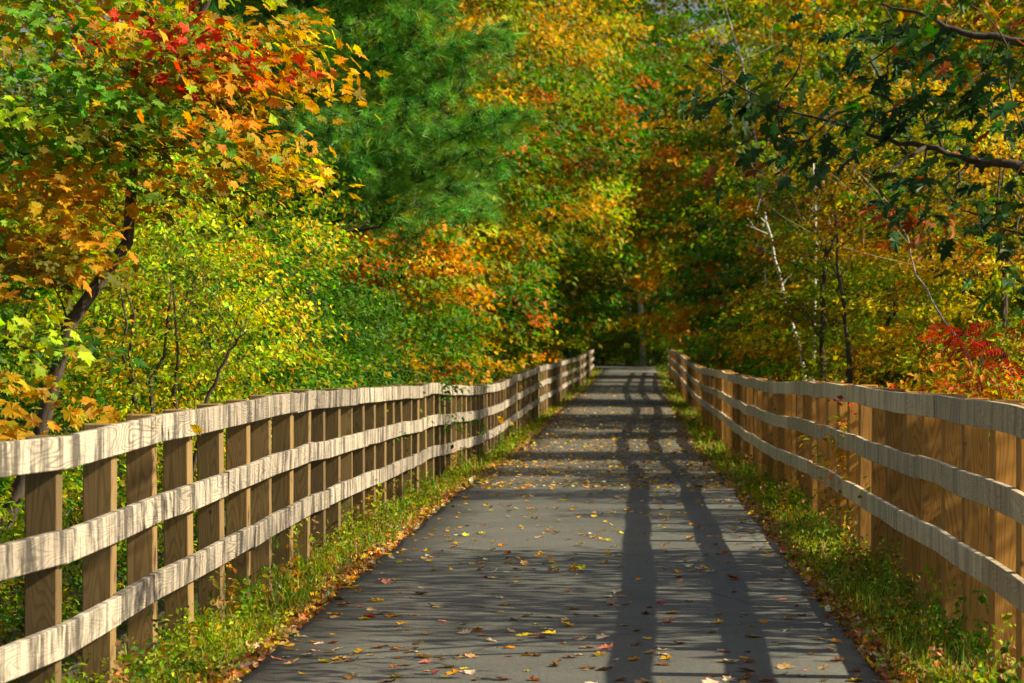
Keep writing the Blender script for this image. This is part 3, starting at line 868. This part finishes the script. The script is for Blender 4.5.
# right side, front to back
sm = tree_meshes(61, 2.5, (0, 0, 1.85), (.50, .8, .50), .022, 24, 5, .15, .19, [('red', 2), ('crimson', 2), ('rust', 2), ('deeporange', 2), ('ygreen', .8)], tmpl=T_SUMAC, low=.5, forks=3, nbr=26, tilt=.3, trunk_to=.8, hollow=.4)
place('sumac_shrub', 'scarlet sumac with feathery leaves rising behind the right fence', 'sumac', None, sm, 3.1, 25.5)
T('dshrub', 1010, 18.5, 'dark green bush at the right edge under the oak limb', 'shrub', rz=.9, X=3.55, sc=.62)
T('uorange', 930, 25.0, 'small orange and gold bush just left of the scarlet sumac', 'shrub', rz=3, X=2.95, sc=1.15)
T('uorange', 990, 22.0, 'small rusty bush at the foot of the scarlet sumac', 'shrub', rz=1, X=3.3, sc=1.0)
T('bright', 930, 31.0, 'lit yellow sapling clump behind the scarlet sumac', 'tree', rz=.5, X=4.2, sc=.62)
T('bright', 860, 38.0, 'yellow green tree with thin dark stems behind the middle of the right fence', 'tree', rz=2.5, X=4.2, sc=.70)
T('bright', 800, 47.0, 'yellow green tree in front of the white birch stems', 'tree', rz=4.0, X=4.3, sc=.80)
T('ymix', 780, 59.0, 'olive and gold tree beyond the white birch stems', 'tree', rz=.8, X=4.5, sc=.85)
T('omix', 720, 72.0, 'fiery orange maple on the right of the path gap', 'maple tree', rz=2.0, X=4.9, sc=1.0)
T('omix', 700, 88.0, 'orange and green maple farther along the right fence', 'maple tree', rz=.3, X=5.2, sc=1.25)
T('ymix', 690, 106.0, 'gold tree near the far end of the right fence', 'tree', rz=5.3, X=5.4, sc=1.4)
T('spruce', 670, 126.0, 'dark spruce at the right of the far path end', 'spruce tree', rz=3, X=5.0, sc=.9)
T('omix', 660, 138.0, 'tall rust coloured maple past the end of the right fence', 'maple tree', rz=4.1, X=5.2, sc=1.9)
T('ymix', 900, 46.0, 'gold tree standing back behind the yellow saplings at right', 'tree', rz=1.2, X=8.5, sc=1.0)
T('ymix', 850, 66.0, 'yellow tree standing back behind the white birch', 'tree', rz=2.2, X=9.5, sc=1.45)
T('omix', 800, 88.0, 'orange maple standing back beyond the white birch', 'maple tree', rz=1.2, X=9.5, sc=1.9)
T('gmix', 760, 115.0, 'green tree far back on the right of the gap', 'tree', rz=1.9, X=10, sc=2.3)
T('omix', 1000, 36.0, 'gold and orange maple deep behind the sumac at the right edge', 'maple tree', rz=2.9, X=7.0, sc=.72)
T('gmix', 1200, 34.5, 'small airy green tree outside the wood right of the oak', 'tree', rz=2.0, X=6.4, sc=.66)
T('bright', 1200, 41.0, 'airy yellow green tree set back from the right fence beside the first saplings', 'tree', rz=4.0, X=8.0, sc=.8)
T('gmix', 1200, 48.0, 'dense green tree set back from the right fence behind the yellow saplings', 'tree', rz=1.0, X=8.6, sc=.85)
T('bright', 1200, 27.0, 'young airy tree set well back to the right between the oak and the wood', 'tree', rz=3.0, X=7.2, sc=.72)
T('gmix', 1200, 9.5, 'small green tree standing right of the fence nearest the camera', 'tree', rz=.6, X=7.8, sc=.62)

T('ymix', 0, 152, 'tall gold tree leaning in over the far left end of the path', 'tree', X=-4.6, sc=2.3)
T('gmix', 0, 164, 'tall green tree leaning in over the far right end of the path', 'tree', X=5.0, sc=2.4)
# far end wood across the bend
k = 0
far_lab = ['spruce left of the far gap', 'gold tree closing the far gap on the left', 'dark tree at the centre of the far gap behind the path bend', 'green tree right of the far gap',
           'spruce right of the far gap behind the bend', 'rust maple closing the far gap on the right', 'green tree in the far wood left of the bend', 'gold tree in the far wood right of the bend',
           'towering green tree closing the sky above the far gap', 'towering tree left of the one closing the far gap', 'towering tree right of the one closing the far gap', 'low green tree across the bend', 'low dark tree across the bend, right of centre']
for kind, X, y, s in [('spruce', -5.5, 184, 1.0), ('ymix', -8.0, 178, 2.0), ('gmix', 0.2, 205, 1.5), ('gmix', 6.2, 192, 1.9), ('spruce', 4.3, 180, .8), ('omix', 8.5, 180, 2.2), ('gmix', -4.5, 200, 2.3), ('ymix', 10, 206, 2.6),
                      ('gmix', 1.5, 222, 3.9), ('gmix', -6, 225, 4.0), ('gmix', 9, 230, 4.2), ('gmix', -1.6, 190, .75), ('gmix', 3.0, 187, .8)]:
    T(kind, 0, y, far_lab[k], 'spruce tree' if kind == 'spruce' else 'tree', X=X, sc=s); k += 1
k = 0
for X, y, s in [(-3.6, 184, 2.4), (-1.6, 183, 2.2), (.6, 181, 2.2), (2.4, 178, 2.0), (4.4, 170, 2.0), (-6.0, 183, 2.6)]:
    T('under', 0, y, ('leftmost', 'second', 'third', 'fourth', 'fifth', 'sixth')[k] + ' of the green bushes lining the far side of the path bend', 'bush', group='bushes across the path bend', X=X, sc=s); k += 1

k = 0
for X, y, s in [(-8.5, 190, 1.3), (-4.2, 191, 1.3), (-1.2, 189, 1.2), (1.6, 188, 1.2), (3.8, 184, 1.1), (6.2, 176, 1.1)]:
    T('dshrub', 0, y, ('leftmost', 'second', 'third', 'fourth', 'fifth', 'rightmost')[k] + ' of the dark thicket shrubs closing the view at the far end', 'shrub', group='thicket shrubs at the far end', X=X, sc=s); k += 1

for X, y, s, w_ in [(4.3, 148, 1.2, 'last but one'), (4.2, 158, 1.2, 'last')]:
    T('dshrub', 0, y, w_ + ' dark shrub behind the far end of the right fence', 'shrub', X=X, sc=s)
# the far-off wood around the clearing, one mass of foliage
r = np.random.default_rng(404)
n = 9000
u = r.random(n)
seg = r.choice(3, n, p=[.4, .4, .2])
y_ = np.where(seg < 2, r.uniform(-25, 250, n), r.uniform(236, 262, n))
x_ = np.where(seg == 0, -r.uniform(17, 27, n), np.where(seg == 1, r.uniform(18, 28, n), r.uniform(-28, 28, n)))
top = 7.5 + 2.2 * np.sin(y_ * .31 + x_ * .2) + 1.5 * np.sin(y_ * .83 + 2) + np.where(seg == 2, 8, 0)
z_ = u ** .8 * top
cen = np.stack((x_, y_, ground(x_, y_) + z_), 1)
cl = pal_colors(cen * .3, r, [('midgreen', 3), ('ygreen', 4), ('gold', 2), ('green', 3), ('orange', 1), ('olive', 2)], mixin=.3)
P, nn, fw, sz, cc_ = leaf_cloud(cen, cl, r, 22, .75, .30, flat=.3, tilt=.7)
tag(link('distant_wood', leaves_mesh('distant_wood', P, nn, fw, sz, cc_, T_OVAL, M_LEAF)), 'far-off mixed autumn wood seen as one mass behind the nearer trees', 'woodland', kind='stuff')
n = 2600
x_ = r.uniform(-12, 12, n); y_ = r.uniform(187, 236, n)
cen = np.stack((x_, y_, ground(x_, y_) + r.uniform(.1, 1.1, n)), 1)
cl = pal_colors(cen * .3, r, [('midgreen', 3), ('ygreen', 2), ('green', 3), ('olive', 2)], mixin=.3)
P, nn, fw, sz, cc_ = leaf_cloud(cen, cl, r, 20, .45, .16, flat=.4, tilt=.7)
tag(link('undergrowth', leaves_mesh('undergrowth', P, nn, fw, sz, cc_, T_OVAL, M_LEAF)), 'knee high green undergrowth covering the wood floor beyond the path bend', 'undergrowth', kind='stuff')

# bare trunks that stand out
def bare(name, label, pts, r0, r1, mat, cat, branches=6, seed=1, foot=True, blen=1.0):
    pr = random.Random(seed)
    P0 = [W(*p) for p in pts]
    gx_, gy_ = P0[0][0], P0[0][1]
    d = P0[1] - P0[0]
    gz_ = g0(gx_, gy_)
    if foot:
        t = (gz_ - P0[0][2]) / (d[2] + 1e-9)
        foot_p = P0[0] + d * t * .6; foot_p[2] = g0(foot_p[0], foot_p[1]) - .2
        P0 = [foot_p] + P0
    org = P0[0].copy(); org[2] = g0(org[0], org[1])
    root = empty(name, tuple(org)); tag(root, label, cat)
    Q = []
    for a, b in zip(P0[:-1], P0[1:]):
        for q in range(4):
            Q.append(Vector(a - org).lerp(Vector(b - org), q / 4) + Vector((pr.uniform(-1, 1), pr.uniform(-1, 1), 0)) * .015)
    Q.append(Vector(P0[-1] - org))
    m = MB(); n = len(Q)
    m.tube(Q, [r0 + (r1 - r0) * i / (n - 1) for i in range(n)], 10)
    link('trunk', m.mesh('trunk', mat), root)
    b = MB()
    for q in range(branches):
        i = pr.randrange(n // 2, n - 1)
        L = pr.uniform(.6, 1.8) * blen
        e = Q[i] + Vector((pr.uniform(-1, 1), pr.uniform(-1, 1), pr.uniform(.3, 1.1))) * L
        pp = curve_pts(Q[i], e, 5, pr, .1)
        b.tube(pp, [r1 * (.7 - .12 * j) for j in range(6)], 5, cap=False)
        for _ in range(2):
            e2 = e + Vector((pr.uniform(-1, 1), pr.uniform(-1, 1), pr.uniform(0, 1))) * L * .5
            b.tube(curve_pts(pp[3], e2, 3, pr, .1), [r1 * .25, r1 * .2, r1 * .14, r1 * .07], 4, cap=False)
    link('branches', b.mesh('branches', mat), root)
    return root
bare('birch_tree', 'leaning white birch trunk rising behind the right fence', [(800, 350, 51), (788, 310, 51), (775, 260, 51), (764, 212, 51)], .034, .022, M_BIRCH, 'birch tree', seed=12, branches=4, blen=.4)
bare('birch_tree', 'thin straight white birch stem right of the leaning birch', [(813, 360, 54), (814, 300, 54), (815, 230, 54), (812, 160, 54)], .035, .02, M_BIRCH, 'birch tree', seed=3, blen=.5)
bare('birch_tree', 'pale forked birch whose twigs fan out at the top right of the gap', [(768, 380, 68), (764, 250, 68), (757, 150, 68), (741, 60, 68), (716, -20, 68)], .035, .012, M_BIRCH, 'birch tree', branches=12, seed=4)
bare('sapling', 'thin dark stem in the yellow leaves behind the right fence', [(848, 375, 37), (846, 330, 37), (838, 280, 37), (835, 220, 37)], .045, .012, M_BARK, 'sapling', seed=5)
bare('sapling', 'dark upright stem left of the other dark stem behind the right fence', [(822, 380, 38), (821, 340, 38), (822, 290, 38), (826, 240, 38)], .06, .02, M_BARK, 'sapling', seed=6)
bare('sapling', 'bare grey sapling leaning left above the scarlet sumac', [(965, 350, 27), (935, 310, 27), (915, 275, 27), (905, 235, 27), (888, 205, 27), (860, 175, 27)], .013, .004, M_GREY, 'sapling', seed=7, branches=9)
bare('dead_tree', 'pale grey bare trunk standing in the far gap beyond the path end', [(643, 350, 178), (641, 310, 178), (638, 280, 178), (636, 240, 178), (632, 200, 178)], .22, .10, M_GREY, 'dead tree', seed=8)
bare('dead_tree', 'thinner bare trunk to the right of the pale far trunk', [(656, 350, 180), (655, 320, 180), (653, 280, 180), (652, 250, 180)], .14, .07, M_GREY, 'dead tree', seed=9)
bare('dead_tree', 'slim pale trunk just left of the pale trunk in the far gap', [(629, 350, 186), (629, 300, 186), (627, 250, 186), (628, 210, 186)], .13, .06, M_GREY, 'dead tree', seed=14)
bare('dead_tree', 'slim pale trunk between the pale far trunk and the thinner one', [(649, 350, 190), (648, 300, 190), (649, 240, 190)], .10, .05, M_GREY, 'dead tree', seed=15)
bare('sapling', 'dark thin stem slanting behind the yellow shrub at left', [(205, 400, 23), (218, 370, 23), (232, 345, 23), (246, 330, 23)], .02, .006, M_BARK, 'sapling', seed=10)

# undergrowth close behind the fences
sides = [('left', -1), ('right', 1)]
pos_words = ['opposite the leaning maple', 'under the glowing yellow shrub', 'below the lime shrub', 'at the foot of the dark shrub', 'below the pine']
y = 12.0; k = 0
while y < 150:
    X = float(xl(y)) - rnd.uniform(1.2, 1.7) - (.5 if y > 60 else 0)
    kind = 'under' if rnd.random() < .75 or y < 40 else 'uorange'
    T(kind, 0, y, 'low green bush behind the left fence, %s bush of that row from the camera' % (['first','second','third','fourth','fifth','sixth','seventh','eighth','ninth','tenth','eleventh','twelfth','thirteenth','fourteenth','fifteenth','sixteenth','seventeenth','eighteenth','nineteenth','twentieth','twenty-first','twenty-second','twenty-third','twenty-fourth','twenty-fifth','twenty-sixth','twenty-seventh','twenty-eighth','twenty-ninth','thirtieth'][min(k, 29)]),
      'bush', group='low bushes behind the left fence', X=X, sc=rnd.uniform(.75, 1.05) if y < 60 else rnd.uniform(1.0, 1.5))
    y += 2.0 + y * .07; k += 1
y = 13.0; k = 0
while y < 150:
    X = float(xr(y)) + rnd.uniform(1.3, 1.9) + (.8 if y > 60 else 0)
    T('uorange' if rnd.random() < .4 else 'under', 0, y, 'low autumn bush behind the right fence, %s bush of that row from the camera' % (['first','second','third','fourth','fifth','sixth','seventh','eighth','ninth','tenth','eleventh','twelfth','thirteenth','fourteenth','fifteenth','sixteenth','seventeenth','eighteenth','nineteenth','twentieth','twenty-first','twenty-second','twenty-third','twenty-fourth','twenty-fifth'][min(k, 24)]),
      'bush', group='low bushes behind the right fence', X=X, sc=rnd.uniform(.8, 1.1) if y < 50 else rnd.uniform(1.1, 1.6))
    y += 3.0 + y * .09; k += 1

# ------------------------------------------------------------------ verge: grass, weeds, litter
def verge_points(r, n, y0, y1, side, a, b, power=1.0):
    """points between the path edge and the fence; a..b fraction of the strip (0 = path edge)"""
    inv = r.random(n)
    y = 1 / (1 / y0 + (1 / y1 - 1 / y0) * inv) if power else y0 + (y1 - y0) * inv
    t = a + (b - a) * r.random(n)
    if side < 0: e, f = path_l(y), xl(y); x = e + (f - e) * t
    else: e, f = path_r(y), xr(y); x = e + (f - e) * t
    return x, y
r = np.random.default_rng(77)
blade = (np.array([(-.035, 0, 0), (.035, 0, 0), (.028, .5, .05), (-.028, .5, .05), (0, 1, .25)], float), None)
def blades_mesh(name, x, y, h, col, lean=.45):
    n = len(x); z = ground(x, y)
    P = np.stack((x, y, z), 1)
    up = np.array([0, 0, 1.0]) + r.normal(0, lean, (n, 3)) * np.array([1, 1, .1])
    nrm = r.normal(0, 1, (n, 3)); 
    tv = blade[0]; Xa, Ya, Za = frames(nrm, up)
    wscale = (1 + y / 45)[:, None, None] * h[:, None, None]
    V = P[:, None] + tv[None, :, 0:1] * Xa[:, None] * wscale * .9 + h[:, None, None] * (tv[None, :, 1:2] * Ya[:, None] + tv[None, :, 2:3] * Za[:, None])
    k = 5
    q = (np.arange(n)[:, None] * k + np.array([0, 1, 2, 3])[None]); t = (np.arange(n)[:, None] * k + np.array([3, 2, 4])[None])
    flat = np.concatenate((q, t), 1).ravel(); sizes = np.tile([4, 3], n)
    return np_mesh(name, V.reshape(-1, 3), flat, sizes, M_GRASS, np.repeat(col, k, 0))
for side, nm, npts in ((-1, 'left', 75000), (1, 'right', 85000)):
    x, yy = verge_points(r, npts, 9.5, 165, side, .02, 1.5)
    # grows in tufts
    d = np.sin(x * 9 + yy * 2.1) + np.sin(yy * 3.7 + x * 4) + r.normal(0, .8, npts)
    kp = d > -.4
    x, yy = x[kp], yy[kp]
    e = np.minimum(np.abs(x - path_l(yy)), np.abs(x - path_r(yy)))
    h = np.minimum((.045 + .08 * sstep(e / .5)) * np.exp(r.normal(0, .35, len(x))), .2) * (1 + .15 * (yy > 40))
    pal = [('green', 1.5), ('ygreen', 4), ('lime', 1.5), ('olive', 3), ('tan', 3), ('gold', 2)]
    col = vary(pal_colors(np.stack((x * 3, yy, yy * 0), 1), r, pal, freq=1.0, seed=side, mixin=.5), r, .25)
    tag(link('grass', blades_mesh('grass', x, yy, h, col)), 'grass tufts on the %s verge between path and fence' % nm, 'grass', kind='stuff')
    # broad leaved weeds
    n = 900
    x, yy = verge_points(r, n, 10, 120, side, .10, 1.15)
    hh = r.uniform(.03, .17, n) * (.35 + .8 * sstep(np.minimum(np.abs(x - path_l(yy)), np.abs(x - path_r(yy))) / .5))
    cen = np.stack((x, yy, ground(x, yy) + hh), 1)
    kp = (np.sin(yy * 1.7 + x * 3) + np.sin(yy * .61 + side) + r.normal(0, .6, n)) > -.3
    cen = cen[kp]
    cl = pal_colors(cen * np.array([2, 1, 1]), r, [('green', 2), ('lime', 2.2), ('ygreen', 4), ('midgreen', .8), ('olive', 3), ('gold', 2), ('rust', 1), ('tan', 1)], seed=2 + side, mixin=.6)
    P, nn, fw, sz, cc_ = leaf_cloud(cen, cl, r, 26, .060, .028, flat=1.1, tilt=.7, var=.25)
    P[:, 2] = np.maximum(P[:, 2], ground(P[:, 0], P[:, 1]) + .01)
    m = leaves_mesh('weeds', P, nn, fw, sz * (1 + P[:, 1] / 90), cc_, T_OVAL, M_LEAF)
    tag(link('weeds', m), 'small leafy weeds growing on the %s verge along the fence foot' % nm, 'weeds', kind='stuff')
    # taller stalks near the fence foot
    n = 110
    x, yy = verge_points(r, n, 10.5, 90, side, .55, 1.2)
    hts = r.uniform(.18, .5, n)
    q = 7
    f_ = (np.arange(q) + .5) / q
    bend = r.normal(0, .12, (n, 2))
    cen = np.stack(((x[:, None] + bend[:, :1] * f_[None] * hts[:, None]), (yy[:, None] + bend[:, 1:] * f_[None]), ground(x, yy)[:, None] + f_[None] * hts[:, None]), 2).reshape(-1, 3)
    pc = np.array([C[k_] for k_ in ('lime', 'ygreen', 'gold', 'olive', 'green', 'tan')])[r.integers(0, 6, n)]
    P, nn, fw, sz, cc_ = leaf_cloud(cen, np.repeat(pc, q, 0), r, 5, .028, .042, flat=.8, tilt=.7, var=.25)
    tag(link('stalks', leaves_mesh('stalks', P, nn, fw, sz, cc_, T_OVAL, M_LEAF)), 'taller leafy stalks standing against the %s fence foot' % nm, 'weeds', kind='stuff')
    # litter on the verge
    n = 14000
    x, yy = verge_points(r, n, 9.5, 150, side, -.02, 1.2)
    tt = np.abs(x - (path_l(yy) if side < 0 else path_r(yy)))
    kp = r.random(n) < np.exp(-tt / .22) * .5 + .5
    x, yy = x[kp], yy[kp]; n = len(x)
    P = np.stack((x, yy, ground(x, yy) + .012 + .03 * r.random(n)), 1)
    nn = np.array([0, 0, 1.0]) + r.normal(0, .55, (n, 3)); fw = r.normal(0, 1, (n, 3))
    names = ['brown', 'tan', 'rust', 'orange', 'gold', 'tan', 'tan', 'pale', 'brown', 'brown', 'gold', 'pink']
    col = vary(np.array([C[q] for q in names])[r.integers(0, len(names), n)], r, .3)
    tag(link('leaf_litter', leaves_mesh('leaf_litter', P, nn, fw, r.uniform(.035, .075, n), col, curled_leaf(3), M_DRY)), 'fallen brown and orange leaves heaped along the %s path edge' % nm, 'leaf litter', kind='stuff')

# rough grass across the bend at the far end
n = 16000
x = r.uniform(-9, 8, n); yy = r.uniform(158, 186, n)
kp = (x > path_r(yy) + .2) | (x < path_l(yy) - .4 - sstep((yy - 163) / 6) * 0) ; kp &= ~((x < 1.5) & (yy > 163) & (yy < 181 - (x + 6) * .5) & (yy > 163)) | (yy > 181)
x, yy = x[kp], yy[kp]
h = .16 * np.exp(r.normal(0, .3, len(x)))
col = vary(pal_colors(np.stack((x, yy, yy * 0), 1), r, [('green', 4), ('ygreen', 3), ('midgreen', 3), ('olive', 1)], mixin=.5), r, .25)
tag(link('grass', blades_mesh('grass', x, yy, h, col)), 'rough green grass around the bend at the far end of the path', 'grass', kind='stuff')

# leaves on the asphalt: the nearest are single objects
kinds = [('brown', 'curled brown'), ('tan', 'dry tan'), ('pale', 'pale bleached'), ('orange', 'bright orange'), ('yellow', 'clear yellow'), ('rust', 'rusty'), ('crimson', 'dark crimson'), ('pink', 'pinkish'), ('gold', 'golden')]
lm = {}
def one_leaf_mesh(kind, v):
    if (kind, v) not in lm:
        tv, tf = curled_leaf(v * 13 + 5)
        col = vary(np.array([C[kind]]), r, .1)
        lm[(kind, v)] = np_mesh('fallen_leaf', tv, tf, np.full(len(tf), 3), M_DRY, np.repeat(col, len(tv), 0))
    return lm[(kind, v)]
def leaf_xy(n, y0, y1):
    u = r.random(n)
    y = 1 / (1 / y0 + (1 / y1 - 1 / y0) * u)
    x = path_l(y) + .03 + (path_r(y) - path_l(y) - .06) * r.random(n)
    # drifts: more leaves along some bands
    dens = .3 + 1.3 * np.exp(-((y - 15.6) / .5) ** 2 - ((x + .35) / .5) ** 2) + .55 * (np.sin(y * 1.9 + x * .8) * .5 + .5) + .5 * np.exp(-(x - path_l(y)) / .3) + .25 * np.exp(-(path_r(y) - x) / .3)
    kp = r.random(n) < dens / 1.5
    return x[kp], y[kp]
x, yy = leaf_xy(900, 12.6, 26)
o_ = np.argsort(yy)
x, yy = x[o_][:300], yy[o_][:300]
kw = [1.8, 3.6, 3.8, 1.5, 1.0, 1.0, .5, 1.6, 1.6]
for i in range(len(x)):
    kd, word = rnd.choices(kinds, kw)[0]
    o = link('fallen_leaf', one_leaf_mesh(kd, rnd.randrange(4)))
    o.location = (x[i], yy[i], float(prof(yy[i])) + .031)
    s = rnd.uniform(.04, .10)
    o.scale = (s, s, s * rnd.uniform(.5, 1.1)); o.rotation_euler = (rnd.gauss(0, .12), rnd.gauss(0, .12), rnd.uniform(0, 6.28))
    t = (x[i] - path_l(yy[i])) / (path_r(yy[i]) - path_l(yy[i]))
    wh = ('at the left path edge', 'left of the path centre', 'on the path centre', 'right of the path centre', 'at the right path edge')[min(4, int(t * 5))]
    sz_ = 'tiny' if s < .05 else ('small' if s < .068 else 'large')
    po = ('first', 'second', 'third', 'fourth', 'fifth', 'sixth', 'seventh', 'eighth', 'ninth', 'tenth', 'eleventh', 'twelfth', 'thirteenth', 'fourteenth')[min(13, max(0, int(round((yy[i] - 10.97) / 1.22))))]
    tag(o, '%s %s leaf %s, level with the %s left post' % (sz_, word, wh, po), 'leaf', 'fallen leaves scattered on the asphalt')
ymax = float(yy.max())
x, yy = leaf_xy(1500, ymax, 60)
x2, y2 = leaf_xy(6500, 33, 140)
x3, y3 = leaf_xy(11000, 42, 105)
k3 = r.random(len(x3)) < sstep((y3 - 42) / 26) * (.55 + .45 * np.sin(y3 * .9 + x3 * .5))
x3, y3 = x3[k3], y3[k3]
x, yy = np.concatenate((x, x2, x3)), np.concatenate((yy, y2, y3)); n = len(x)
P = np.stack((x, yy, prof(yy) + .034), 1)
nn = np.array([0, 0, 1.0]) + r.normal(0, .2, (n, 3)); fw = r.normal(0, 1, (n, 3))
names = ['tan', 'gold', 'gold', 'yellow', 'pale', 'tan', 'brown', 'orange', 'gold']  # gold and yellow weighted up to stand in for blocked sunlight
col = vary(np.array([C[q] for q in names])[r.integers(0, len(names), n)], r, .25)
tag(link('leaf_litter', leaves_mesh('leaf_litter', P, nn, fw, np.where(np.arange(n) % 3 == 0, r.uniform(.05, .08, n), r.uniform(.03, .055, n)), col, curled_leaf(8), M_DRY)), 'golden fallen leaves scattered over the far stretch of asphalt', 'leaf litter', kind='stuff')
